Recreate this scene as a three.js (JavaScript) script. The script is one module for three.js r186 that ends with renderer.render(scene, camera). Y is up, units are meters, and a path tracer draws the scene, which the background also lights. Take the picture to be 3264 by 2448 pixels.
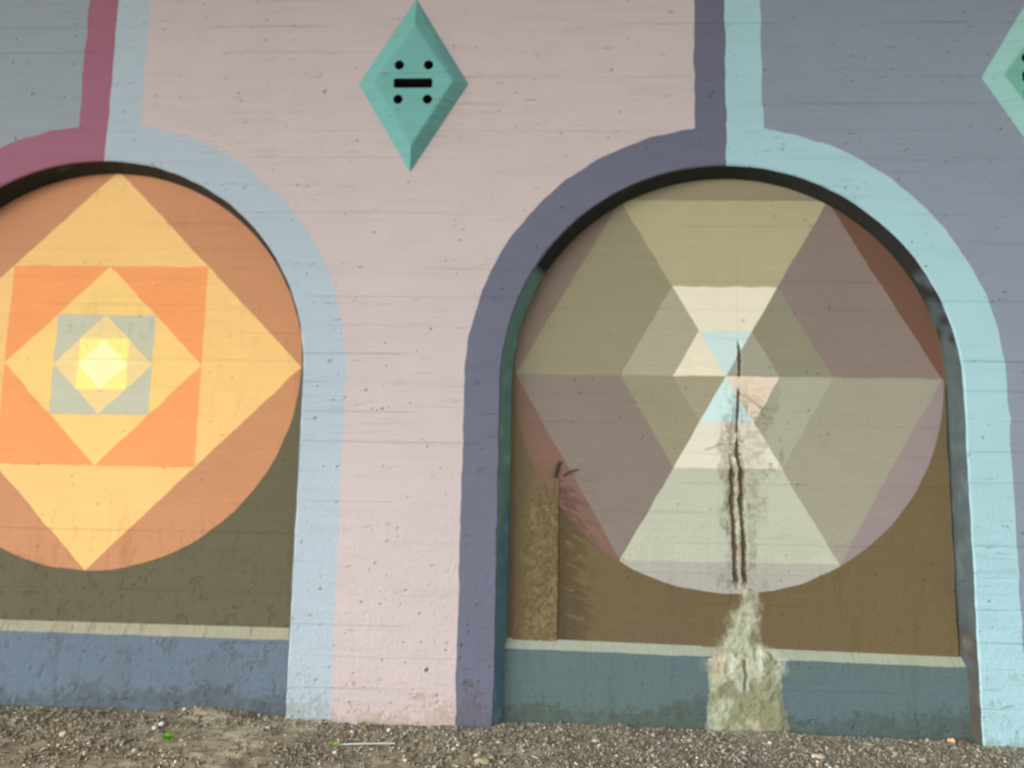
import * as THREE from 'three';
import { mergeGeometries } from 'three/addons/utils/BufferGeometryUtils.js';

// ---------------------------------------------------------------- camera, sky, sun, exposure
const scene = new THREE.Scene();
const camera = new THREE.PerspectiveCamera(51.593, 4 / 3, 0.05, 1200);
camera.position.set(0, 0, 4.8);                      // y = 0 is the eye height, the ground lies about 1.39 m below
camera.rotation.set(THREE.MathUtils.degToRad(7.373), THREE.MathUtils.degToRad(2.545), THREE.MathUtils.degToRad(1.109), 'YXZ');
camera.focus = 3.35; camera.userData.fStop = 0.8;     // hand-held phone picture, a little out of focus
scene.add(camera);

const renderer = new THREE.WebGLRenderer({ antialias: true });
renderer.toneMapping = THREE.LinearToneMapping;
renderer.toneMappingExposure = 5.0;
renderer.shadowMap.enabled = true;

const SUN = new THREE.Vector3(-0.80, 0.22, 0.72).normalize();
{ // overcast sky, a little brighter round the veiled sun
  const W = 256, H = 128, d = new Float32Array(W * H * 4);
  for (let j = 0; j < H; j++) for (let i = 0; i < W; i++) {
    const el = (0.5 - (j + 0.5) / H) * Math.PI, az = ((i + 0.5) / W) * 2 * Math.PI;
    const dir = [Math.cos(el) * -Math.cos(az), -Math.sin(el), Math.cos(el) * -Math.sin(az)];
    const y = Math.max(0, dir[1]);
    const c = Math.max(0, dir[0] * SUN.x + dir[1] * SUN.y + dir[2] * SUN.z);
    const L = 0.22 * (0.8 + 0.4 * y) + 0.32 * Math.pow(c, 6);
    const o = (j * W + i) * 4;
    d[o] = L * 0.94; d[o + 1] = L; d[o + 2] = L * 1.09; d[o + 3] = 1;
  }
  const sky = new THREE.DataTexture(d, W, H, THREE.RGBAFormat, THREE.FloatType);
  sky.mapping = THREE.EquirectangularReflectionMapping; sky.magFilter = sky.minFilter = THREE.LinearFilter; sky.needsUpdate = true;
  scene.background = sky; scene.environment = sky;
}
const sun = new THREE.DirectionalLight(new THREE.Color(1, 0.975, 0.925), 1.5);
sun.position.copy(SUN).multiplyScalar(40); sun.castShadow = true; sun.shadow.radius = 105;
sun.shadow.mapSize.set(2048, 2048);
Object.assign(sun.shadow.camera, { left: -12, right: 12, top: 12, bottom: -12, near: 1, far: 90 });
scene.add(sun); scene.add(sun.target);

// ---------------------------------------------------------------- helpers
let seed = 20240517;
const rnd = () => { seed |= 0; seed = seed + 0x6D2B79F5 | 0; let t = Math.imul(seed ^ seed >>> 15, 1 | seed); t = t + Math.imul(t ^ t >>> 7, 61 | t) ^ t; return ((t ^ t >>> 14) >>> 0) / 4294967296; };
const rr = (a, b) => a + (b - a) * rnd();
const h2 = (i, j, s) => { let n = Math.imul(i, 374761393) + Math.imul(j, 668265263) + Math.imul(s, 982451653) | 0; n = Math.imul(n ^ n >>> 13, 1274126177); return ((n ^ n >>> 16) >>> 0) / 4294967296; };
function vn(x, y, s = 0) {                            // value noise 0..1
  const i = Math.floor(x), j = Math.floor(y), u = x - i, v = y - j, a = u * u * (3 - 2 * u), b = v * v * (3 - 2 * v);
  return (h2(i, j, s) * (1 - a) + h2(i + 1, j, s) * a) * (1 - b) + (h2(i, j + 1, s) * (1 - a) + h2(i + 1, j + 1, s) * a) * b;
}
function fbm(x, y, s = 0, o = 4) { let t = 0, a = 0.5, n = 0; for (let k = 0; k < o; k++) { t += a * vn(x, y, s + k * 7); n += a; a *= 0.5; x *= 2.03; y *= 2.03; } return t / n; }
const smooth = (a, b, x) => { const t = Math.min(1, Math.max(0, (x - a) / (b - a))); return t * t * (3 - 2 * t); };
const lerp = (a, b, t) => a + (b - a) * t;
const s2l = c => { c /= 255; return c <= 0.04045 ? c / 12.92 : Math.pow((c + 0.055) / 1.055, 2.4); };
const ALB = 0.82;                                     // paint tones read off in even light -> reflectance
const tone = (r, g, b, k = 1) => [s2l(r) * ALB * k, s2l(g) * ALB * k, s2l(b) * ALB * k];
const col = t => new THREE.Color().setRGB(t[0], t[1], t[2]);
const used = {};
function named(o, name) { const n = used[name] = (used[name] ?? -1) + 1; o.name = n ? `${name}_${String(n).padStart(3, '0')}` : name; return o; }
function tag(o, label, category, group, kind) { if (label) o.userData.label = label; if (category) o.userData.category = category; if (group) o.userData.group = group; if (kind) o.userData.kind = kind; return o; }
function mesh(name, geo, mat, parent, label) {
  const m = new THREE.Mesh(geo, mat); if (parent === scene) named(m, name); else m.name = name;
  m.castShadow = m.receiveShadow = true; parent.add(m); if (label) m.userData.label = label; return m;
}
function part(name, parent, label) { const g = new THREE.Group(); g.name = name; parent.add(g); if (label) g.userData.label = label; return g; }
const thing = (name, label, category, pos, group) => { const g = new THREE.Group(); named(g, name); g.position.set(...pos); scene.add(g); return tag(g, label, category, group); };

// ---------------------------------------------------------------- surface textures of the cast concrete (metres -> texels)
function surface(x0, y0, w, h, W, H, fn) {            // fn(x, y) -> [r, g, b, height 0..1]
  const c = new Uint8Array(W * H * 4), b = new Uint8Array(W * H * 4), F = new Float32Array(W * H);
  for (let j = 0; j < H; j++) for (let i = 0; i < W; i++) {
    const x = x0 + (i + 0.5) / W * w, y = y0 + (j + 0.5) / H * h, k = (j * W + i), v = fn(x, y);
    for (let q = 0; q < 3; q++) c[k * 4 + q] = Math.max(0, Math.min(255, 255 * v[q]));
    c[k * 4 + 3] = 255; F[k] = v[3];
  }
  return { x0, y0, w, h, W, H, c, b, F };
}
function pit(S, x, y, rx, ry, a, depth, dark) {       // a bug hole in the concrete with grime in it
  const px = (x - S.x0) / S.w * S.W, py = (y - S.y0) / S.h * S.H, sx = rx / S.w * S.W, sy = ry / S.h * S.H, R = Math.ceil(Math.max(sx, sy)) + 1;
  const ca = Math.cos(a), sa = Math.sin(a);
  for (let j = Math.floor(py - R); j <= py + R; j++) for (let i = Math.floor(px - R); i <= px + R; i++) {
    if (i < 0 || j < 0 || i >= S.W || j >= S.H) continue;
    const dx = i - px, dy = j - py, u = (dx * ca + dy * sa) / sx, v = (-dx * sa + dy * ca) / sy, q = u * u + v * v;
    if (q > 1) continue;
    const f = Math.min(1, 1.6 * (1 - q)), k = j * S.W + i;
    S.F[k] -= depth * f;
    for (let m = 0; m < 3; m++) S.c[k * 4 + m] *= 1 - dark * f;
  }
}
function finish(S) {
  for (let k = 0; k < S.W * S.H; k++) { const v = Math.max(0, Math.min(255, 255 * S.F[k])); S.b[k * 4] = S.b[k * 4 + 1] = S.b[k * 4 + 2] = v; S.b[k * 4 + 3] = 255; }
  const mk = (data, srgb) => { const t = new THREE.DataTexture(data, S.W, S.H); t.magFilter = THREE.LinearFilter; t.minFilter = THREE.LinearMipmapLinearFilter; t.generateMipmaps = true; t.wrapS = t.wrapT = THREE.MirroredRepeatWrapping; if (srgb) t.colorSpace = THREE.NoColorSpace; t.needsUpdate = true; return t; };
  S.map = mk(S.c, true); S.bump = mk(S.b, false); S.c = S.b = S.F = null; return S;
}
const BOARD = 0.181, BOARD0 = 2.245;
function boardwork(x, y, s) {                         // the print of horizontal form boards
  const t = (y - BOARD0) / BOARD, n = Math.round(t), id = n + 50, dy = Math.abs(t - n) * BOARD;
  const b = Math.floor(t) + 50;
  const wv = (vn(x * 2.2, id * 3.1, 3 + s) - 0.5) * 0.006;
  const d = Math.abs((t - n) * BOARD - wv);
  const on = smooth(0.34, 0.62, vn(x * 1.7, id * 5.3, 11 + s)) * (0.35 + 0.65 * h2(id, 3, 5 + s));
  const line = on * (1 - smooth(0.002, 0.007, d));
  const grain = fbm(x * 2.6, y * 70, 21 + s, 3) - 0.5;
  const streak = smooth(0.63, 0.8, fbm(x * 5.5, y * 85 + b * 9, 31 + s, 3)) * smooth(0.45, 0.7, fbm(x * 1.3, y * 2.1, 41 + s, 3));
  return { line, grain, streak, lip: (h2(b, 1, 9 + s) - 0.5), dy };
}
const dirtTint = [0.70, 0.60, 0.44];
const FRONT = (() => {
  const S = surface(-4.15, -1.5, 7.7, 4.95, 2048, 1316, (x, y) => {
    const b = boardwork(x, y, 0);
    const big = fbm(x * 0.9, y * 1.2, 61, 4) - 0.5, mid = fbm(x * 6, y * 9, 67, 4) - 0.5, fine = vn(x * 160, y * 160, 71) - 0.5;
    let v = 0.95 + big * 0.08 + mid * 0.05 + fine * 0.03 + b.grain * 0.045 - b.line * 0.15 - b.streak * 0.10 - smooth(0.55, 0.72, fbm(x * 3.2, y * 26, 77, 3)) * 0.035;
    // dirt splashed up from the ground: specks with edges, fewer the higher they are
    const up = y + 1.40, cover = 0.62 * Math.exp(-up / 0.16) + 0.10 * smooth(0.9, 0.2, up), bl = fbm(x * 7, y * 9, 89, 5) - 0.5;
    const sp = 0.55 * vn(x * 70, y * 62, 83) + 0.45 * fbm(x * 24, y * 20, 85, 3);
    const m = smooth(-0.07, 0.07, cover + bl * 0.9 * smooth(1.0, 0.2, up) - sp - 0.02) * (0.30 + 0.4 * vn(x * 33, y * 33, 87)), speck = smooth(0.70, 0.80, vn(x * 95, y * 80, 91)) * smooth(0.35, 0.5, vn(x * 13, y * 15, 93)) * smooth(1.1, 0.0, up) * 0.22;
    const k = Math.min(0.8, m + speck);
    const hgt = 0.62 + mid * 0.10 + fine * 0.05 + (fbm(x * 60, y * 60, 73, 2) - 0.5) * (0.05 + 0.09 * smooth(0.6, -0.6, y)) + b.grain * 0.11 - b.line * 0.20 - b.streak * 0.09 + b.lip * 0.05;
    return [v * lerp(1, dirtTint[0], k), v * lerp(1, dirtTint[1], k), v * lerp(1, dirtTint[2], k), hgt];
  });
  for (let k = 0; k < 1300; k++) { const y = -1.45 + 4.8 * Math.pow(rnd(), 1.5), r = rr(0.003, 0.0075) * (rnd() < 0.06 ? 1.7 : 1); pit(S, rr(-4.1, 3.5), y, r * rr(1, 1.9), r * rr(0.7, 1), rr(-0.1, 0.5), rr(0.2, 0.45), rr(0.05, 0.34)); }
  for (let k = 0; k < 460; k++) { const r = rr(0.012, 0.045); pit(S, rr(-4.1, 3.5), BOARD0 + Math.round(rr(-20, 6)) * BOARD + rr(-0.05, 0.05), r, rr(0.002, 0.0045), rr(-0.02, 0.22), rr(0.08, 0.22), rr(0.08, 0.34)); }
  pit(S, -0.68, -1.075, 0.014, 0.013, 0.3, 0.6, 0.6); pit(S, -0.48, -0.93, 0.012, 0.009, 0.3, 0.4, 0.3);
  return finish(S);
})();
function recess(x0, w, s, extra) {
  const S = surface(x0, -1.5, w, 3.7, 1024, 1320, (x, y) => {
    const b = boardwork(x, y + 0.03, s);
    const big = fbm(x * 1.1, y * 1.4, 161 + s, 4) - 0.5, mid = fbm(x * 7, y * 10, 167 + s, 4) - 0.5, fine = vn(x * 170, y * 170, 171 + s) - 0.5;
    let v = 0.95 + big * 0.09 + mid * 0.06 + fine * 0.035 + b.grain * 0.05 - b.line * 0.10 - b.streak * 0.07;
    let h = 0.60 + mid * 0.12 + fine * 0.05 + (fbm(x * 55, y * 55, 173 + s, 2) - 0.5) * (0.05 + 0.10 * smooth(0.4, -0.7, y)) + b.grain * 0.13 - b.line * 0.12;
    return extra(x, y, v, h, mid, fine);
  });
  const n = 260;
  for (let k = 0; k < n; k++) { const r = rr(0.003, 0.008); pit(S, rr(x0, x0 + w), -1.45 + 3.5 * Math.pow(rnd(), 1.7), r * rr(1, 1.8), r * rr(0.7, 1), rr(0.1, 0.6), rr(0.15, 0.35), rr(0.04, 0.22)); }
  return finish(S);
}
const CRX = y => 1.165 + 0.028 * smooth(0.15, 0.95, y) + 0.010 * (vn(y * 3, 1, 5) - 0.5) + 0.012 * smooth(0, -0.6, y);
const soil = (x, y, s, mound) => { const hgt = -0.045 + 0.16 * fbm(x * 2.6, 2, s, 4) + mound, up = y + 1.375; return (0.35 + 0.45 * vn(x * 30, y * 30, s + 5)) * smooth(-0.25, 0.25, (hgt - up) * 10 + (fbm(x * 46, y * 46, s + 9, 3) - 0.5) * 1.5 - 0.1); };
const stain = (v, c, k) => v.map((a, q) => q < 3 ? a * lerp(1, c[q], k) : a);
const BACK_L = recess(-4.35, 2.95, 300, (x, y, v, h) => {
  const scuff = smooth(0.60, 0.72, fbm(x * 30, y * 9, 301, 4)) * smooth(0.5, 0.65, fbm(x * 3, y * 3, 303, 3)) * 0.10;
  const chip = smooth(0.66, 0.70, fbm(x * 18, y * 18, 305, 4)) * smooth(-0.35, -0.6, y) * 0.25;
  const streak = smooth(0.60, 0.75, fbm(x * 22, y * 2.4, 307, 3)) * smooth(0.0, -0.5, y) * 0.22;
  const scr = smooth(0.70, 0.80, fbm(x * 9 + y * 8, y * 60, 309, 3)) * 0.08;
  return stain([v * (1 - scuff) + scr, v * (1 - scuff) + scr, v * (1 - scuff) + scr, h - chip * 0.6], [0.55, 0.48, 0.38], Math.min(0.8, streak * 0.7 + chip + (y < -0.9 ? soil(x, y, 311, 0.05 * Math.exp(-(((x + 2.02) / 0.16) ** 2))) : 0)));
});
const BACK_R = recess(-0.35, 2.95, 600, (x, y, v, h, mid, fine) => {
  // water has lifted and stained the paint beside the crack: wide ragged patches, not the same on both sides
  const dx = x - CRX(y), left = dx < 0, below = smooth(0.78, 0.45, y);
  const reach = left ? 0.05 + 0.17 * smooth(0.35, 0.0, y) * vn(y * 3.3, 1, 611) : 0.06 + 0.20 * vn(y * 2.6, 7, 613);
  const ragged = (fbm(x * 12, y * 7, 615, 4) - 0.5) * 0.22, patch = smooth(-0.02, 0.03, reach - Math.abs(dx) + ragged) * below * smooth(-0.66, -0.5, y);
  const rough = fbm(x * 30 + y * 10, y * 58, 621, 4), flake = smooth(0.53, 0.60, rough) * patch;
  const tide = smooth(0.035, 0.0, Math.abs(reach - Math.abs(dx) + ragged)) * smooth(0.5, 0.62, fbm(x * 24, y * 20, 625, 3)) * below * smooth(-0.6, -0.4, y);
  const drip = smooth(0.56, 0.68, fbm(x * 34, y * 2.6, 631, 3)) * smooth(0.16, 0.03, Math.abs(dx)) * below;
  const hair = smooth(0.006, 0.002, Math.abs(dx)) * smooth(1.75, 1.45, y) * smooth(0.8, 1.0, y) * 0.16;
  const b1 = smooth(0.009, 0.003, Math.abs(y - (0.60 - 0.55 * dx) - 0.03 * (vn(x * 18, 2, 635) - 0.5))) * (dx > 0 && dx < 0.16 ? 0.55 : 0), b2 = smooth(0.008, 0.003, Math.abs(y - (0.30 + 0.30 * dx) - 0.03 * (vn(x * 16, 5, 637) - 0.5))) * (dx < 0 && dx > -0.19 ? 0.45 : 0);
  const bb = smooth(0.02, 0.006, Math.abs(dx - 0.27 - 0.02 * (vn(y * 14, 2, 639) - 0.5))) * smooth(0.36, 0.28, y) * smooth(0.02, 0.1, y) * smooth(0.4, 0.6, fbm(x * 30, y * 18, 643, 3)) * 0.5;
  const k = Math.min(0.7, patch * (0.10 + 0.22 * fbm(x * 9, y * 5, 619, 3)) + flake * 0.30 + tide * 0.42 + drip * 0.36 + hair + b1 + b2 + bb);
  // damp brown brush marks right of the old seam on the left
  const sx = x - 0.088, seam = (sx > 0 ? smooth(0.34, 0.0, sx) : 0) * smooth(0.25, -0.15, y) * (y > -0.935 ? 1 : 0);
  const br = smooth(0.44, 0.62, fbm(x * 13, y * 40 + x * 16, 641, 4) + seam * 0.24 - 0.10) * seam, deep = (sx > 0 ? smooth(0.05, 0.0, sx + (fbm(3, y * 22, 645, 3) - 0.5) * 0.06) : 0) * smooth(0.1, -0.05, y) * (y > -0.935 ? 1 : 0);
  const film = smooth(0.62, 0.74, fbm(x * 20, y * 2.2, 647, 3)) * smooth(-0.3, -0.6, y) * 0.16;
  const hue = Math.hypot(x - 1.113, y - 0.708) > 1.32 ? smooth(0.40, 0.62, fbm(x * 1.8, y * 2.2, 653, 4)) : 1, scr = smooth(0.72, 0.80, fbm(x * 7 + y * 3, y * 66, 655, 3)) * 0.10;
  let o = stain([v * lerp(1, 0.97, hue) + scr, v * lerp(1, 0.99, hue) + scr, v * lerp(0.90, 1, hue) + scr, h - flake * 0.20 - br * 0.3 - (b1 + b2) * 0.5 + patch * (rough - 0.5) * 0.5], [0.46, 0.43, 0.37], k);
  o = stain(o, [0.46, 0.40, 0.32], Math.min(0.85, br * 0.75 + deep * 0.5 + film));
  return y < -0.95 ? stain(o, [0.62, 0.52, 0.38], soil(x, y, 651, 0.06 * Math.exp(-(((x - 0.93) / 0.14) ** 2)))) : o;
});
const mats = new Map();
function paint(t, S, rough = 0.88) {
  const key = t.map(v => v.toFixed(4)).join() + S.x0 + rough;
  if (!mats.has(key)) mats.set(key, new THREE.MeshStandardMaterial({ color: col(t), map: S.map, bumpMap: S.bump, bumpScale: 0.018, roughness: rough }));
  return mats.get(key);
}

// ---------------------------------------------------------------- flat painted zones
const CRK = { x0: 1.095, x1: 1.265, y0: -0.585, y1: 0.96 };   // strip of the right-hand recess where the concrete has split
function wob(p, amp = 0.0035) {                       // hand-painted edges wander a little; one field, so neighbours still meet
  const dx = Math.max(CRK.x0 - p[0], 0, p[0] - CRK.x1), dy = Math.max(CRK.y0 - p[1], 0, p[1] - CRK.y1), f = amp * smooth(0, 0.05, Math.hypot(dx, dy));
  return [p[0] + f * 2 * (fbm(p[0] * 11, p[1] * 11, 701, 2) - 0.5) * 1.6, p[1] + f * 2 * (fbm(p[0] * 11, p[1] * 11, 751, 2) - 0.5) * 1.6];
}
function subdiv(pts, step = 0.04) {
  const out = [];
  pts.forEach((p, i) => { const q = pts[(i + 1) % pts.length], n = Math.max(1, Math.round(Math.hypot(q[0] - p[0], q[1] - p[1]) / step)); for (let k = 0; k < n; k++) out.push([lerp(p[0], q[0], k / n), lerp(p[1], q[1], k / n)]); });
  return out;
}
const along = (p, q, step = 0.05) => { const n = Math.max(1, Math.round(Math.hypot(q[0] - p[0], q[1] - p[1]) / step)); return Array.from({ length: n + 1 }, (_, k) => [lerp(p[0], q[0], k / n), lerp(p[1], q[1], k / n)]); };
const arcPts = (cx, cy, r, a0, a1, n) => Array.from({ length: n + 1 }, (_, i) => { const a = lerp(a0, a1, i / n); return [cx + r * Math.cos(a), cy + r * Math.sin(a)]; });
function zoneGeo(pts, z, S, holes = [], w = wob) {
  const V = p => new THREE.Vector2(...w(p));
  const sh = new THREE.Shape(pts.map(V)); for (const h of holes) sh.holes.push(new THREE.Path(h.map(V)));
  const g = new THREE.ShapeGeometry(sh), P = g.attributes.position, U = g.attributes.uv;
  for (let i = 0; i < P.count; i++) { P.setZ(i, z); U.setXY(i, (P.getX(i) - S.x0) / S.w, (P.getY(i) - S.y0) / S.h); }
  return g;
}
function clip(pts, nx, ny, d) {                       // keep nx*x + ny*y <= d
  const out = [];
  pts.forEach((p, i) => { const q = pts[(i + 1) % pts.length], a = nx * p[0] + ny * p[1] - d, b = nx * q[0] + ny * q[1] - d; if (a <= 0) out.push(p); if (a * b < 0) { const t = a / (a - b); out.push([lerp(p[0], q[0], t), lerp(p[1], q[1], t)]); } });
  return out.length > 2 ? out : null;
}
function aroundCrack(pts) {
  const L = clip(pts, 1, 0, CRK.x0), R = clip(pts, -1, 0, -CRK.x1); let m = clip(pts, -1, 0, -CRK.x0); m = m && clip(m, 1, 0, CRK.x1);
  return [L, R, m && clip(m, 0, -1, -CRK.y1), m && clip(m, 0, 1, CRK.y0)].filter(Boolean);
}

// ---------------------------------------------------------------- the wall
const ZB = -0.15, TOP = 5.70, BOT = -1.75, CH = 0.009;
const wall = thing('painted_wall', 'painted concrete wall with pink and blue panels and two arched recesses', 'wall', [0, 0, 0]);
const A = [ // front opening, back opening (centre x, spring y, radius), outer edge of the painted band
  { f: [-2.886, 0.662, 1.381], b: [-2.891, 0.679, 1.335], o: [-2.876, 0.657, 1.634], sx: [-3.079, -2.881, -2.666] },
  { f: [1.099, 0.637, 1.381], b: [1.119, 0.650, 1.337], o: [1.113, 0.654, 1.618], sx: [0.909, 1.105, 1.333] }];
const profile = (c, r, n = 72) => [...along([c[0] - r, BOT], [c[0] - r, c[1]], 2.41 / 40).slice(0, -1), ...arcPts(c[0], c[1], r, Math.PI, 0, n), ...along([c[0] + r, c[1]], [c[0] + r, BOT], 2.41 / 40).slice(1)];
const edgeWob = p => { const k = 0.010 * (fbm(p[0] * 9, p[1] * 9, 801, 3) - 0.5) + 0.005 * (vn(p[0] * 40, p[1] * 40, 811) - 0.5); return [p[0] + k, p[1] + k * 0.6]; };
const C = {
  slate: tone(152, 162, 170), maroon: tone(160, 100, 122), paleblue: tone(178, 193, 203), pink: tone(204, 189, 187),
  purple: tone(106, 108, 127), sky: tone(168, 207, 214), lavender: tone(139, 149, 163)  // these three are toned down, standing in for light weakening to the right
};
function halfBand(a, side, top) {                     // from the opening out to the band's outer edge, and the stripe above
  const [ox, oy, or] = a.o, [fx, fy, fr] = a.f, mid = a.sx[1], st = side < 0 ? a.sx[0] : a.sx[2];
  const ang = Math.acos((st - ox) / or), yTop = oy + or * Math.sin(ang), aMid = Math.acos((mid - fx) / (fr + CH));
  const end = side < 0 ? Math.PI : 0;
  const wbl = 0.012;
  return [...along([st, TOP], [st, yTop]).slice(0, -1), ...arcPts(ox, oy, or, ang, end, 50), ...along([ox + side * or, oy], [ox + side * or, BOT]).slice(1), ...along([fx + side * (fr + CH), BOT], [fx + side * (fr + CH), fy], 2.41 / 40).slice(0, -1),
    ...arcPts(fx, fy, fr + CH, end, aMid, 36), ...along([mid, fy + (fr + CH) * Math.sin(aMid)], [mid, TOP]).slice(1)];
}
function outer(a, side) {                             // the panel's border with a band, from the top down to the ground
  const [ox, oy, or] = a.o, st = side < 0 ? a.sx[0] : a.sx[2], ang = Math.acos((st - ox) / or), end = side < 0 ? Math.PI : 0;
  return [...along([st, TOP], [st, oy + or * Math.sin(ang)]).slice(0, -1), ...arcPts(ox, oy, or, ang, end, 50), ...along([ox + side * or, oy], [ox + side * or, BOT]).slice(1)];
}
const frontWob = p => wob(p, Math.abs(p[1] - TOP) < 1e-6 || Math.abs(p[1] - BOT) < 1e-6 ? 0 : 0.006);
// band inner edges carry the chips of the opening's edge, outer edges the painter's wobble
function chamfer(a, side) {
  const [fx, fy, fr] = a.f, pos = [], uv = [], idx = [], P = profile(a.f, fr), Q = profile(a.f, fr + CH);
  P.forEach((p, i) => {
    const q = frontWob(Q[i]), e = edgeWob(p);
    for (const [v, z] of [[q, 0], [[lerp(q[0], e[0], .6), lerp(q[1], e[1], .6)], -0.003], [e, -0.010]]) { pos.push(v[0], v[1], z); uv.push((v[0] - FRONT.x0) / FRONT.w, (v[1] - FRONT.y0) / FRONT.h); }
  });
  for (let i = 0; i < P.length - 1; i++) {
    const m = (P[i][0] + P[i + 1][0]) / 2; if (side < 0 ? m > a.sx[1] : m <= a.sx[1]) continue;
    for (let k = 0; k < 2; k++) { const u = i * 3 + k, w = u + 3; idx.push(u, w, u + 1, w, w + 1, u + 1); }
  }
  const g = new THREE.BufferGeometry(); g.setAttribute('position', new THREE.Float32BufferAttribute(pos, 3)); g.setAttribute('uv', new THREE.Float32BufferAttribute(uv, 2)); g.setIndex(idx); g.computeVertexNormals(); return g;
}
[[A[0], -1, C.maroon, 'maroon half of the band round the left arch'], [A[0], 1, C.paleblue, 'pale blue half of the band round the left arch'], [A[1], -1, C.purple, 'dark purple half of the band round the right arch'], [A[1], 1, C.sky, 'bright sky blue half of the band round the right arch']]
  .forEach(([a, s, c, l]) => { const z = zoneGeo(halfBand(a, s), 0, FRONT, [], frontWob); mesh('painted_band', mergeGeometries([z, chamfer(a, s)].map(g => { g.computeVertexNormals(); return g; })), paint(c, FRONT), wall, l); });
const VENTS = [[-0.888, 2.562], [3.044, 2.592]], VW = 0.355, VH = 0.590;
const ventHole = ([x, y], k) => [[x - VW * k, y], [x, y - VH * k], [x + VW * k, y], [x, y + VH * k]];
mesh('painted_panel', zoneGeo([[-8, TOP], [-8, BOT], ...outer(A[0], -1).reverse()], 0, FRONT, [], frontWob), paint(C.slate, FRONT), wall, 'slate blue panel left of the maroon stripe');
mesh('painted_panel', zoneGeo([...outer(A[0], 1), ...outer(A[1], -1).reverse()], 0, FRONT, [ventHole(VENTS[0], 0.97)], frontWob), paint(C.pink, FRONT), wall, 'pink panel and pier between the two arches');
mesh('painted_panel', zoneGeo([...outer(A[1], 1), [8, BOT], [8, TOP]], 0, FRONT, [ventHole(VENTS[1], 0.97)], frontWob), paint(C.lavender, FRONT), wall, 'grey lavender panel right of the sky blue band');

// soffit and jambs of each opening
const wornMat = t => new THREE.MeshStandardMaterial({ color: col(t), vertexColors: true, roughness: 0.9, bumpMap: FRONT.bump, bumpScale: 0.02 });
const REV = { tealL: tone(132, 178, 164), blueL: tone(114, 156, 168), greyR: tone(92, 105, 107), taupe: tone(92, 87, 80), darkTop: tone(48, 48, 43) };
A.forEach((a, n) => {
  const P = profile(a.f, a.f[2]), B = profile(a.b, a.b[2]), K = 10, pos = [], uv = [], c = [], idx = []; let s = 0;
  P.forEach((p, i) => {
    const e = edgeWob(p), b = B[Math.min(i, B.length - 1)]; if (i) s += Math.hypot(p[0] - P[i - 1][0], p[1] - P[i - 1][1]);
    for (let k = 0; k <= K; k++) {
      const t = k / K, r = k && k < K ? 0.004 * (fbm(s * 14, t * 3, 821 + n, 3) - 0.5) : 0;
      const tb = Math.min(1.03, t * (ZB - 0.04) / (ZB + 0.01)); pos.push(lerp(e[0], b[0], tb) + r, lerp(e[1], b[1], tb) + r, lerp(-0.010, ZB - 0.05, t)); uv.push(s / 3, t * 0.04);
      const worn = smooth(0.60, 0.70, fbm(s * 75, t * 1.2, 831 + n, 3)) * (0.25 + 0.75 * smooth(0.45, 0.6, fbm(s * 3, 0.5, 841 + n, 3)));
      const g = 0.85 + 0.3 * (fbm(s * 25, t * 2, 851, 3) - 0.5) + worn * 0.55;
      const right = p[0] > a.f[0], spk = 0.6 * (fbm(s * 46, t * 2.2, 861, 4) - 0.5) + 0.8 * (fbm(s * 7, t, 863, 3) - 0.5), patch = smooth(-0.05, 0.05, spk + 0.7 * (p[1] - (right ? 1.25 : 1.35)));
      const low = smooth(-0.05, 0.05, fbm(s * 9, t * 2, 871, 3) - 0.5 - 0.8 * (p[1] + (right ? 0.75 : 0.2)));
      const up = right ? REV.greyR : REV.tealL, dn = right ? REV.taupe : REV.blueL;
      c.push(...[0, 1, 2].map(q => lerp(lerp(up[q], dn[q], low), REV.darkTop[q], patch) * g));  // arch tops take a near-black tone, with a mottled lower border
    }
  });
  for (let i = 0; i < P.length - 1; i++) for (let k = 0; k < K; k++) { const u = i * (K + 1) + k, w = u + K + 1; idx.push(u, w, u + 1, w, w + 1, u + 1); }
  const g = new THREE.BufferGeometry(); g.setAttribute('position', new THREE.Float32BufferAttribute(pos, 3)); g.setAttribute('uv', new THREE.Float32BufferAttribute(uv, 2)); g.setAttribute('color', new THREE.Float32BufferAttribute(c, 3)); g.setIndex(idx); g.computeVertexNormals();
  mesh('arch_reveal', g, wornMat([1, 1, 1]), wall, n ? 'dark teal worn reveal of the right arch' : 'dark reveal of the left arch');
});

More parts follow.
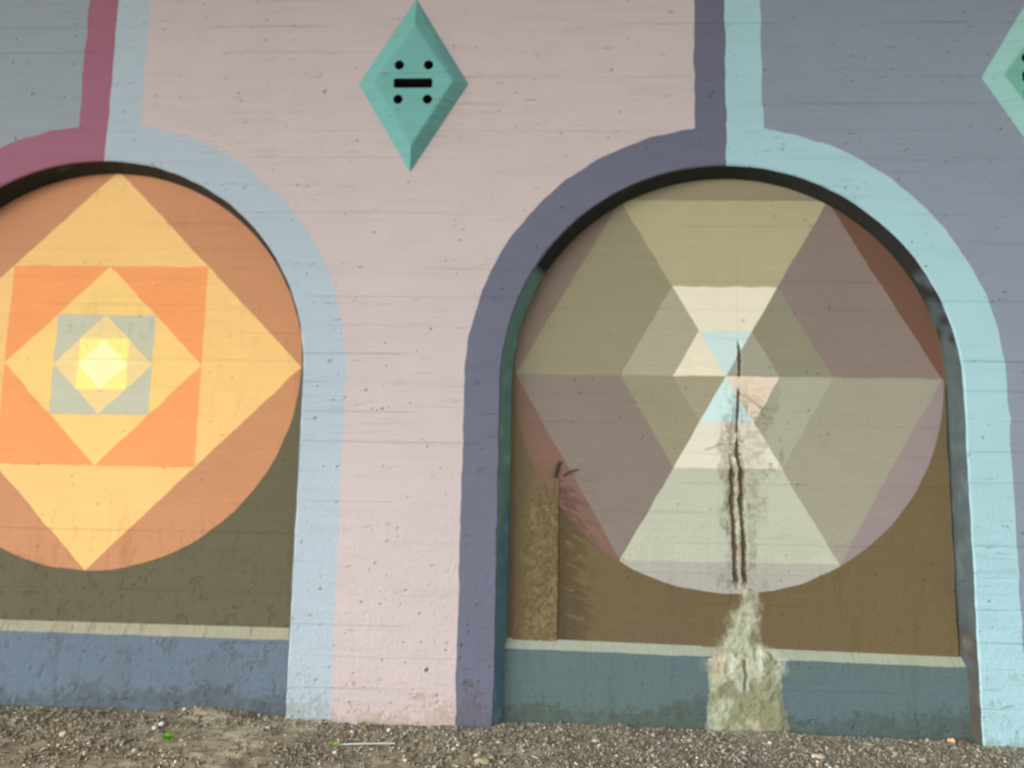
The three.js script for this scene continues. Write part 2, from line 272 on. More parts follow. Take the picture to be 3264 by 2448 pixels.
// the painted disc in the left recess: squares and diamonds set in one another
{
  const cx = -2.866, cy = 0.734, R = 1.301, z = ZB;
  const plain = p => wob(p, 0.004);
  const back = part('recess_back', wall, 'olive brown back of the left recess with an orange disc');
  const Z = (name, pts, t, label, st = 0.04) => mesh(name, zoneGeo(subdiv(pts, st), z, BACK_L, [], plain), paint(t, BACK_L), back, label);
  const wallG = zoneGeo(subdiv([[-4.34, -1.75], [-1.44, -1.75], [-1.44, 2.15], [-4.34, 2.15]], 0.2), z, BACK_L, [arcPts(cx, cy, R, 0, 2 * Math.PI, 160).slice(0, -1)], plain);
  mesh('bare_panel', wallG, paint(tone(100, 93, 69), BACK_L), back, 'olive brown paint round the orange disc');
  const q = [0, 1, 2, 3].map(k => k * Math.PI / 2);
  const sq = h => [[h, h], [-h, h], [-h, -h], [h, -h]].map(p => [cx + p[0], cy + p[1]]);
  const di = h => [[h, 0], [0, h], [-h, 0], [0, -h]].map(p => [cx + p[0], cy + p[1]]);
  for (const a of q) Z('painted_segment', arcPts(cx, cy, R, a, a + Math.PI / 2, 40), tone(204, 143, 101), 'rust brown curved segment at the disc rim');
  const D1 = di(R), S1 = sq(R / 2), D2 = di(R / 2), S2 = sq(R / 4), D3 = di(R / 4), S3 = sq(R / 8), D4 = di(R / 8);
  const mid = (p, q) => [(p[0] + q[0]) / 2, (p[1] + q[1]) / 2];
  const inSq = (D, S, t, l) => { for (let k = 0; k < 4; k++) Z('painted_triangle', [D[k], S[k], S[(k + 3) % 4]], t, l); };     // tips of a diamond outside a square: S[k] lies between D[k] and D[k+1]
  const inDi = (S, D, t, l) => { for (let k = 0; k < 4; k++) Z('painted_triangle', [S[k], D[(k + 1) % 4], D[k]], t, l); };     // corners of a square outside a diamond
  inSq(D1, S1, tone(250, 203, 128), 'pale amber tip of the large diamond');
  inDi(S1, D2, tone(252, 163, 98), 'orange corner of the square');
  inSq(D2, S2, tone(254, 212, 128), 'yellow tip of the inner diamond');
  inDi(S2, D3, tone(202, 201, 176), 'grey corner of the small square');
  inSq(D3, S3, tone(250, 220, 152), 'peach tip of the small diamond');
  inDi(S3, D4, tone(255, 248, 142), 'bright yellow corner of the innermost square');
  Z('painted_diamond', D4, tone(255, 255, 190), 'pale yellow diamond at the centre');
}

// the painted disc in the right recess: a hexagon of three rings in six shades
const HX = [1.113, 0.708], HR = [1.320, 1.311, 0.658, 0.329];
const shades = [ // sectors from the right-hand one below... counted anticlockwise from 0 degrees: upper right, top, upper left, lower left, bottom, lower right
  [tone(118, 82, 64, 0.87), tone(158, 148, 118, 0.87), tone(140, 120, 106, 0.87), tone(136, 102, 88, 0.87), tone(186, 184, 170, 0.87), tone(160, 143, 140, 0.87)],  // the shared factor puts light falling off rightwards into the disc tones
  [tone(146, 128, 118, 0.87), tone(190, 180, 142, 0.87), tone(156, 148, 118, 0.87), tone(144, 130, 118, 0.87), tone(202, 203, 180, 0.87), tone(168, 163, 142, 0.87)],
  [tone(150, 144, 118, 0.87), tone(250, 240, 212, 0.87), tone(182, 176, 146, 0.87), tone(160, 153, 124, 0.87), tone(244, 236, 214, 0.87), tone(180, 178, 153, 0.87)],
  [tone(172, 168, 146, 0.87), tone(216, 240, 234, 0.87), tone(250, 238, 210, 0.87), tone(172, 164, 134, 0.87), tone(222, 250, 244, 0.87), tone(250, 230, 204, 0.87)]];
const hexV = (r, k) => [HX[0] + r * Math.cos(k * Math.PI / 3), HX[1] + r * Math.sin(k * Math.PI / 3)];
function shadeAt(x, y) {
  const dx = x - HX[0], dy = y - HX[1], a = (Math.atan2(dy, dx) + 2 * Math.PI) % (2 * Math.PI), k = Math.min(5, Math.floor(a / (Math.PI / 3))), am = (k + 0.5) * Math.PI / 3;
  const d = (dx * Math.cos(am) + dy * Math.sin(am)) / Math.cos(Math.PI / 6);
  return shades[d > HR[1] ? 0 : d > HR[2] ? 1 : d > HR[3] ? 2 : 3][k];
}
const backR = part('recess_back', wall, 'brown back of the right recess with a hexagon disc and a crack');
{
  const z = ZB, plain = p => wob(p, 0.004);
  const g = zoneGeo(subdiv([[-0.34, -1.75], [2.443, -1.75], [2.443, 0.66], [2.58, 0.80], [2.58, 2.15], [-0.34, 2.15]], 0.1), z, BACK_R, [arcPts(HX[0], HX[1], HR[0], 0, 2 * Math.PI, 180).slice(0, -1)], plain);
  mesh('bare_panel', g, paint(tone(108, 92, 63), BACK_R), backR, 'brown paint round the hexagon disc');
  const Z = (name, pts, t, label) => { const gs = aroundCrack(pts).map(p => zoneGeo(subdiv(p), z, BACK_R, [], plain)); if (gs.length) mesh(name, mergeGeometries(gs), paint(t, BACK_R), backR, label); };
  const where = ['upper right', 'top', 'upper left', 'lower left', 'bottom', 'lower right'], ring = ['rim', 'outer', 'middle', 'inner'];
  for (let k = 0; k < 6; k++) {
    Z('painted_segment', [hexV(HR[1], k), ...arcPts(HX[0], HX[1], HR[0], k * Math.PI / 3, (k + 1) * Math.PI / 3, 26), hexV(HR[1], k + 1)], shades[0][k], `${where[k]} rim segment of the hexagon disc`);
    for (let m = 1; m < 4; m++) Z(m < 3 ? 'painted_sector' : 'painted_triangle', m < 3 ? [hexV(HR[m + 1], k), hexV(HR[m], k), hexV(HR[m], k + 1), hexV(HR[m + 1], k + 1)] : [HX, hexV(HR[3], k), hexV(HR[3], k + 1)], shades[m][k], `${where[k]} facet of the ${ring[m]} hexagon ring`);
  }
  // the split: two ragged grooves with a pale rib of concrete between them
  const { x0, x1, y0, y1 } = CRK, nx = 46, ny = 520, pos = [], c = [], uv = [], idx = [];
  for (let j = 0; j <= ny; j++) for (let i = 0; i <= nx; i++) {
    const x = lerp(x0, x1, i / nx), y = lerp(y0, y1, j / ny), edge = Math.min(smooth(0, 0.012, x - x0), smooth(0, 0.012, x1 - x)) * smooth(0, 0.03, y1 - y);
    const rag = (vn(y * 9, 2, 901) - 0.5) * 0.008 + (vn(y * 90, 5, 903) - 0.5) * 0.006 + (vn(x * 260, y * 200, 905) - 0.5) * 0.004, d = x - CRX(y) - rag;
    const both = smooth(0.24, 0.10, y), w = lerp(0.006, 0.0115, smooth(0.5, 0.05, y)) * (0.5 + 1.1 * fbm(y * 22, 1, 907, 3));
    const on = smooth(0.97, 0.86, y) * (y > 0.30 ? smooth(0.25, 0.5, vn(y * 9, 8, 909)) : 1);
    const tail = smooth(y0 + 0.0, y0 + 0.07, y + 0.03 * (vn(x * 60, 3, 919) - 0.5)); const gl = tail * both * smooth(w * 2.0, w * 0.4, Math.abs(d + 0.027 + 0.006 * (vn(y * 40, 9, 915) - 0.5))), gr = tail * on * smooth(w * 1.9, w * 0.4, Math.abs(d - lerp(0.004, 0.027, both)));
    const gv = Math.max(gl, gr), rib = both * smooth(0.019, 0.013, Math.abs(d)) * (1 - gv);
    const spall = smooth(0.53, 0.62, fbm(x * 38, y * 20, 911, 4) + 0.16 * smooth(0.055, 0.015, Math.abs(d)) - 0.06) * smooth(0.75, 0.35, y) * edge;
    const z = -edge * (gv * (0.012 + 0.014 * vn(y * 30, 8, 921)) + spall * 0.004 * (0.5 + vn(x * 200, y * 200, 913))) + edge * rib * 0.003;
    pos.push(x, y, ZB + z); uv.push((x - BACK_R.x0) / BACK_R.w, (y - BACK_R.y0) / BACK_R.h);
    const p = shadeAt(x, y), raw = tone(150, 134, 112), pale = tone(204, 198, 176), deep = tone(104, 88, 70);
    const m = spall * 0.6, o = [0, 1, 2].map(q => { let v = lerp(p[q], raw[q], m); v = lerp(v, pale[q], rib * (0.55 + 0.35 * vn(y * 30, 4, 917))); return lerp(v, deep[q], smooth(0.15, 0.95, gv * (0.75 + 0.5 * vn(x * 150, y * 90, 923))) * edge); });
    c.push(...o);
  }
  for (let j = 0; j < ny; j++) for (let i = 0; i < nx; i++) { const a = j * (nx + 1) + i, b = a + nx + 1; idx.push(a, a + 1, b, b, a + 1, b + 1); }
  const cg = new THREE.BufferGeometry(); cg.setAttribute('position', new THREE.Float32BufferAttribute(pos, 3)); cg.setAttribute('uv', new THREE.Float32BufferAttribute(uv, 2)); cg.setAttribute('color', new THREE.Float32BufferAttribute(c, 3)); cg.setIndex(idx); cg.computeVertexNormals();
  mesh('crack', cg, new THREE.MeshStandardMaterial({ vertexColors: true, map: BACK_R.map, roughness: 0.92 }), backR, 'split concrete with two dark grooves beside a pale rib');
}

// lumpy deposits: a sheet that bulges out of the surface where there is matter and sinks behind it elsewhere
function deposit(path, xa, xb, nx, ny, heightAt, colorAt) {   // path(v) -> { p: [y, z], n: [ny, nz] }
  const pos = [], c = [], uv = [], idx = [];
  for (let j = 0; j <= ny; j++) for (let i = 0; i <= nx; i++) {
    const x = lerp(xa, xb, i / nx), { p, n } = path(j / ny), h = heightAt(x, p[0], p[1]);
    pos.push(x, p[0] + n[0] * h, p[1] + n[1] * h); uv.push(x, p[0]); c.push(...colorAt(x, p[0], h, p[1]));
  }
  for (let j = 0; j < ny; j++) for (let i = 0; i < nx; i++) { const a = j * (nx + 1) + i, b = a + nx + 1; idx.push(a, b, a + 1, b, b + 1, a + 1); }
  const g = new THREE.BufferGeometry(); g.setAttribute('position', new THREE.Float32BufferAttribute(pos, 3)); g.setAttribute('uv', new THREE.Float32BufferAttribute(uv, 2)); g.setAttribute('color', new THREE.Float32BufferAttribute(c, 3)); g.setIndex(idx); g.computeVertexNormals(); return g;
}
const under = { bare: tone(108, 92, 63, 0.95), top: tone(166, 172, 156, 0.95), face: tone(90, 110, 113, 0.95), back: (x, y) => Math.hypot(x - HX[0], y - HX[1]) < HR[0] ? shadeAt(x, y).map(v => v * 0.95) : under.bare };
const lumpMat = new THREE.MeshStandardMaterial({ vertexColors: true, roughness: 0.95 });
// sills
const ZS = -0.105;
const sillTop = (n, x) => n ? lerp(-0.962, -0.996, (x + 0.24) / 2.7) : lerp(-0.941, -0.951, (x + 3.3) / 1.8);
const sillBack = (n, x) => n ? lerp(-0.900, -0.941, (x + 0.22) / 2.67) : lerp(-0.877, -0.879, (x + 3.3) / 1.8);
A.forEach((a, n) => {
  const g = part('sill', wall, n ? 'teal grey sill across the foot of the right recess' : 'slate blue sill across the foot of the left recess');
  const S = n ? BACK_R : BACK_L, xa = a.b[0] - a.b[2] - 0.03, xb = a.b[0] + a.b[2] + 0.03, N = 160;
  const strip = rows => {
    const pos = [], uv = [], idx = [], R = rows.length;
    for (let i = 0; i <= N; i++) { const x = lerp(xa, xb, i / N); rows.forEach((f) => { const [y, z] = f(x); pos.push(x, y, z); uv.push((x - S.x0) / S.w, (y * 1 + z * 0.7 - S.y0) / S.h); }); }
    for (let i = 0; i < N; i++) for (let k = 0; k < R - 1; k++) { const u = i * R + k, w = u + R; idx.push(u, u + 1, w, w, u + 1, w + 1); }
    const q = new THREE.BufferGeometry(); q.setAttribute('position', new THREE.Float32BufferAttribute(pos, 3)); q.setAttribute('uv', new THREE.Float32BufferAttribute(uv, 2)); q.setIndex(idx); q.computeVertexNormals(); return q;
  };
  const nz = x => 0.006 * (fbm(x * 8, 3, 921 + n, 3) - 0.5) + 0.003 * (vn(x * 60, 3, 925) - 0.5);
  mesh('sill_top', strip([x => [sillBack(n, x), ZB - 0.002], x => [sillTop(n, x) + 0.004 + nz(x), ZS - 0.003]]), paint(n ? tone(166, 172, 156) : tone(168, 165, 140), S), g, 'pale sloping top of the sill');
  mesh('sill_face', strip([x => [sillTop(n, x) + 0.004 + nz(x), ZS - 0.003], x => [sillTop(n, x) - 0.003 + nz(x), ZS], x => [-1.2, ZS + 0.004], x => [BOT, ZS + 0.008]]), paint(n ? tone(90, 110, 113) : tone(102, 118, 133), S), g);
});
// white-green deposit that has run out of the crack, over the sill to the ground
{
  const pts = [[-0.54, ZB, 0, 1], [-0.918, ZB, 0, 1], [-0.932, ZB + 0.006, 0.5, 0.8], [-0.972, ZS - 0.006, 0.6, 0.75], [-0.986, ZS, 0.25, 0.97], [-1.42, ZS + 0.005, 0, 1]], L = [0];
  for (let i = 1; i < pts.length; i++) L.push(L[i - 1] + Math.hypot(pts[i][0] - pts[i - 1][0], pts[i][1] - pts[i - 1][1]));
  const path = v => { const s = v * L.at(-1); let i = 1; while (i < pts.length - 1 && L[i] < s) i++; const t = (s - L[i - 1]) / (L[i] - L[i - 1]), q = pts[i - 1].map((a, k) => lerp(a, pts[i][k], t)); const m = Math.hypot(q[2], q[3]); return { p: [q[0], q[1]], n: [q[2] / m, q[3] / m] }; };
  const edges = y => y > -0.80 ? [lerp(1.115, 1.185, smooth(-0.78, -0.66, y)), 1.262] : [lerp(0.985, 1.115, smooth(-0.99, -0.80, y)) - 0.025 * smooth(-1.1, -1.35, y), lerp(1.385, 1.262, smooth(-1.0, -0.86, y)) + 0.04 * smooth(-1.0, -1.3, y)];
  const inside = (x, y) => { const [a, b] = edges(y); return Math.min(x - a, b - x) + 0.05 * (fbm(x * 12, y * 9, 931, 4) - 0.5); };
  const slitAt = (x, y) => smooth(0.014, 0.003, Math.abs(x - 1.182 - 0.03 * (fbm(y * 12, 3, 949, 3) - 0.5))) * smooth(-0.975, -0.99, y) * smooth(-1.22, -1.12, y);
  const hgt = (x, y) => {
    const d = inside(x, y), t = smooth(-0.015, 0.05, d), frame = Math.min(x - 0.89, 1.47 - x);
    return (y > -0.585 + 0.04 * (fbm(x * 20, 4, 975, 3) - 0.5) ? -0.045 : frame < 0.02 || d < -0.075 || (y > -0.66 && d < -0.03) ? -0.002 : 0.0006) + (y > -0.585 ? 0 : t) * (0.004 + Math.max(0, fbm(x * 34, y * 26, 941, 4) - 0.42) * 0.022 + (vn(x * 120, y * 120, 947) - 0.5) * 0.003) - slitAt(x, y) * 0.004;
  };
  const pale = tone(182, 186, 158), tan = tone(180, 164, 132), moss = tone(122, 124, 88), grey = tone(146, 148, 128), white = tone(204, 206, 184), dark = tone(96, 98, 78);
  const colr = (x, y, h, z) => {
    const d = inside(x, y), g = fbm(x * 55, y * 50, 973, 3) - 0.5, cov = smooth(-0.06, 0.045, d + g * 0.085);
    const m = smooth(0.46, 0.62, fbm(x * 12, y * 8, 951, 5) + 0.26 * smooth(-1.06, -1.24, y) - 0.12), t = smooth(0.50, 0.64, fbm(x * 8 + 4, y * 6, 957, 4)), w = smooth(0.52, 0.68, fbm(x * 18, y * 12, 961, 4)) * smooth(-1.22, -1.0, y), k = smooth(0.56, 0.68, fbm(x * 44, y * 36, 967, 3));
    const crown = smooth(-0.70, -0.63, y) * smooth(1.205, 1.185, x), base = y > -0.925 ? under.back(x, y) : z > ZS - 0.001 ? under.face : under.top;
    return [0, 1, 2].map(q => { let v = lerp(pale[q], grey[q], 0.5 * fbm(x * 60, y * 60, 971, 2)); v = lerp(v, tan[q], t * 0.55); v = lerp(v, white[q], w * 0.7); v = lerp(v, moss[q], m * 0.8); v = lerp(v, dark[q], Math.min(1, k * 0.3 + slitAt(x, y) * 1.2)); v = lerp(v, grey[q] * 0.8, crown * 0.8); return lerp(base[q], v, cov); });
  };
  mesh('mineral_crust', deposit(path, 0.88, 1.48, 150, 230, hgt, colr), lumpMat, wall, 'pale green mineral crust running from the crack over the sill');
  // older brown crust with a straight right-hand edge, near the left jamb
  const path2 = v => ({ p: [lerp(0.16, -0.915, v), ZB], n: [0, 1] });
  const in3 = (x, y) => { const r = 0.06 * (fbm(x * 14, y * 10, 981, 4) - 0.5); return Math.min(x + 0.135 - 0.10 * smooth(-0.25, 0.12, y) + r, 0.085 + 0.004 * (vn(y * 20, 1, 983) - 0.5) - x, (0.10 - y + r) * 0.6); };
  const h3 = (x, y) => { const d = in3(x, y), t = smooth(-0.01, 0.04, d), right = 0.086 + 0.004 * (vn(y * 20, 1, 983) - 0.5) - x; return right < 0 || d < -0.06 || x < -0.19 ? -0.003 : 0.0008 + 0.006 * smooth(0, 0.008, right) * smooth(0.12, 0.0, y) + t * (fbm(x * 46, y * 52 + x * 16, 985, 4) - 0.45) * 0.014; };
  const c0 = tone(106, 89, 58), c1 = tone(138, 126, 92), c2 = tone(122, 100, 80), c3 = tone(84, 70, 44);
  mesh('mineral_crust', deposit(path2, -0.21, 0.12, 110, 300, h3, (x, y) => {
    const d = in3(x, y), cov = smooth(-0.04, 0.03, d + 0.06 * (fbm(x * 50, y * 44, 987, 3) - 0.5)), a = smooth(0.40, 0.66, fbm(x * 48, y * 60, 991, 5) * 0.7 + 0.3 * fbm(x * 14, y * 10, 995, 2)) * smooth(0.15, -0.2, y), k = smooth(0.52, 0.66, fbm(x * 52, y * 60, 993, 3)), b = smooth(-0.14, 0.06, y), base = under.back(x, y);
    return [0, 1, 2].map(q => { let v = lerp(c0[q], c1[q], a * 0.55); v = lerp(v, c2[q], b * 0.5); v = lerp(v, c3[q], k * 0.35); return lerp(base[q], v, cov); });
  }), lumpMat, wall, 'rough brown crust beside a straight seam near the left jamb');
  // loose dark chip and curled flake of paint at the head of that seam
  const fl = (pts, r) => new THREE.TubeGeometry(new THREE.CatmullRomCurve3(pts.map(p => new THREE.Vector3(...p))), 18, r, 6);
  mesh('paint_flake', mergeGeometries([fl([[0.105, 0.068, ZB + 0.004], [0.13, 0.092, ZB + 0.014], [0.17, 0.108, ZB + 0.014], [0.20, 0.112, ZB + 0.004]], 0.004), fl([[0.058, 0.06, ZB + 0.001], [0.062, 0.10, ZB + 0.012], [0.070, 0.135, ZB + 0.010], [0.092, 0.158, ZB + 0.001]], 0.011)]), new THREE.MeshStandardMaterial({ color: col(tone(78, 62, 48)), roughness: 0.95 }), wall, 'curled dark paint flake at the head of the seam');
}
// the body of the wall behind its painted faces, and the ends that close it
const concrete = new THREE.MeshStandardMaterial({ color: col(tone(150, 146, 136)), roughness: 0.95 });
const box = (x0, x1, y0, y1, z0, z1) => { const g = new THREE.BoxGeometry(x1 - x0, y1 - y0, z1 - z0); g.translate((x0 + x1) / 2, (y0 + y1) / 2, (z0 + z1) / 2); return g; };
mesh('wall_core', mergeGeometries([box(-8, 8, BOT, TOP, -0.9, -0.26), box(-8.02, -8, BOT, TOP, -0.9, 0), box(8, 8.02, BOT, TOP, -0.9, 0)]), concrete, wall);

// ---------------------------------------------------------------- the diamond-shaped vents
function makeVent(label, pos, face, rim, dark, hx = 0, tip = -0.236) {
  const v = thing('diamond_vent', label, 'vent', [pos[0], pos[1], 0], 'diamond vents high on the wall');
  const HZ = 0.062, O = [[-VW, 0], [0, -VH], [VW, 0], [0, VH]], I = [[tip, -0.010], [0.010, -0.432], [0.258, -0.010], [0.008, 0.358]];
  const at = (k, z, s) => O.map((o, i) => { const j = I[i]; return [lerp(o[0], j[0], k) * (s ?? 1), lerp(o[1], j[1], k) * (s ?? 1), z]; });
  const rings = [at(-0.03, -0.012), at(0, 0.003), at(0.05, 0.006), at(0.86, HZ - 0.005), at(0.95, HZ - 0.0015), at(1.06, HZ)];
  const bev = (sides) => { const pos = [], uv = []; for (let r = 0; r < rings.length - 1; r++) for (const i of sides) { const a = rings[r][i], b = rings[r][(i + 1) % 4], c = rings[r + 1][i], d = rings[r + 1][(i + 1) % 4]; for (const p of [a, b, c, b, d, c]) { pos.push(...p); uv.push((p[0] + v.position.x - FRONT.x0) / FRONT.w, (p[1] + v.position.y - FRONT.y0) / FRONT.h); } } const g = new THREE.BufferGeometry(); g.setAttribute('position', new THREE.Float32BufferAttribute(pos, 3)); g.setAttribute('uv', new THREE.Float32BufferAttribute(uv, 2)); g.computeVertexNormals(); return g; };
  for (let i = 0; i < 4; i++) mesh('bevel', bev([i]), paint(rim, FRONT), v);
  const circ = (x, y, r) => Array.from({ length: 28 }, (_, i) => [x + r * Math.cos(i / 28 * 2 * Math.PI), y + r * Math.sin(i / 28 * 2 * Math.PI)]);
  const slot = []; { const w = 0.124, h = 0.032, r = 0.012; for (const [sx, sy, a0] of [[1, 1, 0], [-1, 1, 1], [-1, -1, 2], [1, -1, 3]]) for (let k = 0; k <= 4; k++) { const a = (a0 + k / 4) * Math.PI / 2; slot.push([0.009 + hx + sx * (w - r) + r * Math.cos(a), -0.025 + sy * (h - r) + r * Math.sin(a)]); } }
  const holes = [[-0.083, 0.098], [0.105, 0.098], [-0.083, -0.134], [0.105, -0.134]].map(([x, y]) => circ(x + hx, y, 0.031));
  const sh = new THREE.Shape(rings[5].map(p => new THREE.Vector2(p[0], p[1]))); for (const h of [...holes, slot]) sh.holes.push(new THREE.Path(h.map(p => new THREE.Vector2(...p))));
  const fg = new THREE.ShapeGeometry(sh), P = fg.attributes.position; for (let i = 0; i < P.count; i++) { P.setZ(i, HZ); fg.attributes.uv.setXY(i, (P.getX(i) + pos[0] - FRONT.x0) / FRONT.w, (P.getY(i) + pos[1] - FRONT.y0) / FRONT.h); }
  mesh('face', fg, paint(face, FRONT), v);
  const throat = h => { const p = [], n = h.length; for (let i = 0; i < n; i++) { const a = h[i], b = h[(i + 1) % n], f = HZ, e = -0.14; p.push(a[0], a[1], f, b[0], b[1], f, a[0], a[1], e, b[0], b[1], f, b[0], b[1], e, a[0], a[1], e); } const c = new THREE.ShapeGeometry(new THREE.Shape(h.map(q => new THREE.Vector2(...q)))).toNonIndexed().attributes.position; for (let i = 0; i < c.count; i++) p.push(c.getX(i), c.getY(i), -0.14); const g = new THREE.BufferGeometry(); g.setAttribute('position', new THREE.Float32BufferAttribute(p, 3)); g.computeVertexNormals(); return g; };
  for (const h of holes) mesh('round_hole', throat(h), dark, v);
  mesh('slot', throat(slot), dark, v);
  return v;
}
const bore = new THREE.MeshStandardMaterial({ color: col(tone(58, 52, 44)), roughness: 0.95 });
makeVent('turquoise diamond vent with four holes and a slot on the pink panel', VENTS[0], tone(118, 183, 177), tone(118, 183, 177), bore).userData.group = undefined;
makeVent('green diamond vent with a pale rim, cut off by the right edge of the photo', VENTS[1], tone(118, 182, 162), tone(150, 198, 190), bore, -0.028, -0.256).userData.group = undefined;
scene.traverse(o => { if ('group' in o.userData && o.userData.group === undefined) delete o.userData.group; });

// ---------------------------------------------------------------- the deck overhead (out of the picture, it shades the upper wall)
{
  const d = thing('bridge_deck', 'concrete bridge deck above the painted wall, out of the picture', 'bridge deck', [0, TOP, 3.0]);
  mesh('slab', box(-30, 30, 0.003, 0.75, -4.5, 5.4), concrete, d);
  mesh('edge_beam', box(-30, 30, -0.05, 1.5, 5.403, 5.8), concrete, d);
}

// ---------------------------------------------------------------- ground
const gy = (x, z) => {
  const near = smooth(2.5, 0.6, Math.abs(z));
  let y = -1.385 + 0.012 * Math.sin(x * 0.9 + 1.2) - 0.01 * smooth(0, 2, x) + 0.022 * smooth(-1.2, -2.4, x) * smooth(0.5, 0, z);
  y += 0.030 * (fbm(x * 2.1, z * 2.6, 1001, 3) - 0.5) + near * (0.022 * (fbm(x * 9, z * 11, 1011, 4) - 0.5) + 0.008 * (fbm(x * 40, z * 44, 1021, 2) - 0.5));
  y += 0.035 * Math.exp(-(((x + 2.0) / 0.22) ** 2)) * smooth(0.10, -0.06, z);
  return y;
};
{
  const ax = (a, b, n) => Array.from({ length: n + 1 }, (_, i) => lerp(a, b, i / n));
  const far = [7, 10, 16, 30, 60, 120, 300];
  const xs = [...far.map(v => -v).reverse(), ...ax(-5, 4.6, 640), ...far], zs = [-300, -60, -10, -2, -1, ...ax(-0.25, 1.5, 150), ...ax(1.6, 5, 30), ...far.slice(1)];
  const pos = [], c = [], uv = [], idx = [];
  const a = tone(160, 150, 126), b = tone(194, 184, 158), k = tone(108, 101, 86), g = tone(136, 132, 119);
  for (const z of zs) for (const x of xs) {
    const inside = Math.abs(x) < 6 && z > -0.4 && z < 6; pos.push(x, inside ? gy(x, z) : -1.40, z); uv.push(x, z);
    const m = smooth(0.42, 0.62, fbm(x * 3.5, z * 4.5, 1031, 4)), d = smooth(0.52, 0.66, fbm(x * 14, z * 17, 1041, 4)), gr = smooth(-1.2, 0.8, x + 1.2 * (fbm(x * 2, z * 2, 1051, 2) - 0.5)) * 0.6, f = 0.85 + 0.3 * vn(x * 90, z * 90, 1061);
    c.push(...[0, 1, 2].map(q => lerp(lerp(lerp(a[q], b[q], m), g[q], gr), k[q], d * 0.6) * f));
  }
  const W = xs.length; for (let j = 0; j < zs.length - 1; j++) for (let i = 0; i < W - 1; i++) { const u = j * W + i, w = u + W; idx.push(u, w, u + 1, w, w + 1, u + 1); }
  const q = new THREE.BufferGeometry(); q.setAttribute('position', new THREE.Float32BufferAttribute(pos, 3)); q.setAttribute('uv', new THREE.Float32BufferAttribute(uv, 2)); q.setAttribute('color', new THREE.Float32BufferAttribute(c, 3)); q.setIndex(idx); q.computeVertexNormals();
  tag(mesh('ground', q, new THREE.MeshStandardMaterial({ vertexColors: true, roughness: 1 }), scene, 'bare brown dirt strip along the foot of the wall'), null, null, null, 'structure');
}
function blob(r, det, s, flat = 1) { const g = new THREE.IcosahedronGeometry(r, det), P = g.attributes.position; for (let i = 0; i < P.count; i++) { const x = P.getX(i) / r, y = P.getY(i) / r, z = P.getZ(i) / r, k = 0.72 + 0.56 * vn(x * 1.3 + 5 * s + 10, y * 1.3 + z * 1.7 + 10, 1100 + s); P.setXYZ(i, x * r * k, y * r * k * flat, z * r * k); } g.computeVertexNormals(); return g; }
const dummy = new THREE.Object3D();
function scatter(name, geo, n, place, size, shade, label, category, tilt = 3) {
  const m = new THREE.InstancedMesh(geo, new THREE.MeshStandardMaterial({ color: 0xffffff, roughness: 0.95, side: THREE.DoubleSide }), n);
  for (let i = 0; i < n; i++) {
    const [x, z] = place(), s = size(); dummy.position.set(x, gy(x, z) + s[3], z); dummy.rotation.set(rr(-tilt, tilt), rr(0, 6.28), rr(-tilt, tilt)); dummy.scale.set(s[0], s[1], s[2]); dummy.updateMatrix(); m.setMatrixAt(i, dummy.matrix); m.setColorAt(i, col(shade(x, z)));
  }
  m.castShadow = m.receiveShadow = true; named(m, name); scene.add(m); return tag(m, label, category, null, 'stuff');
}
const patchy = (x, z) => smooth(0.34, 0.60, fbm(x * 2.6 + 3, z * 3.4, 1201, 4) + 0.16 * smooth(-1.4, 0.4, x) + 0.10 * smooth(0.35, 0.05, z));
const clear = (x, z) => { // out of the wall's solid parts
  const inOpen = (x > -4.2 && x < -1.54) || (x > -0.23 && x < 2.43); return z > (inOpen ? ZS + 0.012 : 0.006);
};
const spot = (zmax, bias) => () => { for (;;) { const x = rr(-4.4, 3.5), z = -0.08 + (zmax + 0.08) * Math.pow(rnd(), bias); if (clear(x, z) && rnd() < 0.15 + 0.85 * patchy(x, z)) return [x, z]; } };
const stoneShade = (x) => { const u = rnd(), g = rnd() < smooth(-1.5, 1, x) * 0.6; const v = rr(0.75, 1.35) * 1.15; if (u < 0.014) return tone(206, 202, 186, v); if (u < 0.12) return tone(178, 170, 150, v); if (u < 0.5) return g ? tone(128, 126, 118, v) : tone(136, 127, 108, v); if (u < 0.75) return tone(106, 100, 88, v); return tone(148, 140, 120, v); };
scatter('gravel', blob(1, 1, 1, 0.7), 26000, spot(1.35, 1.15), () => { const r = rr(0.0025, 0.0075); return [r * rr(0.9, 1.5), r, r * rr(0.8, 1.2), r * 0.25]; }, stoneShade, 'loose grit and small gravel on the dirt', 'gravel');
scatter('gravel', blob(1, 1, 2, 0.7), 2600, spot(1.35, 1.0), () => { const r = rr(0.007, 0.0135); return [r * rr(0.9, 1.6), r, r * rr(0.8, 1.2), r * 0.25]; }, stoneShade, 'coarser stones among the grit', 'gravel');
scatter('gravel', blob(1, 0, 3, 0.8), 14000, spot(1.3, 1.1), () => { const r = rr(0.0012, 0.0028); return [r * 1.3, r, r, r * 0.3]; }, x => { const v = rr(0.55, 1.5); return rnd() < 0.5 ? tone(150, 138, 114, v) : tone(112, 103, 88, v); }, 'fine sand grains over the dirt', 'gravel');
const chip = (() => { const g = new THREE.PlaneGeometry(1, 1, 3, 1); g.rotateX(-Math.PI / 2); const P = g.attributes.position; for (let i = 0; i < P.count; i++) P.setY(i, 0.16 * Math.cos(P.getX(i) * 3)); g.computeVertexNormals(); return g; })();
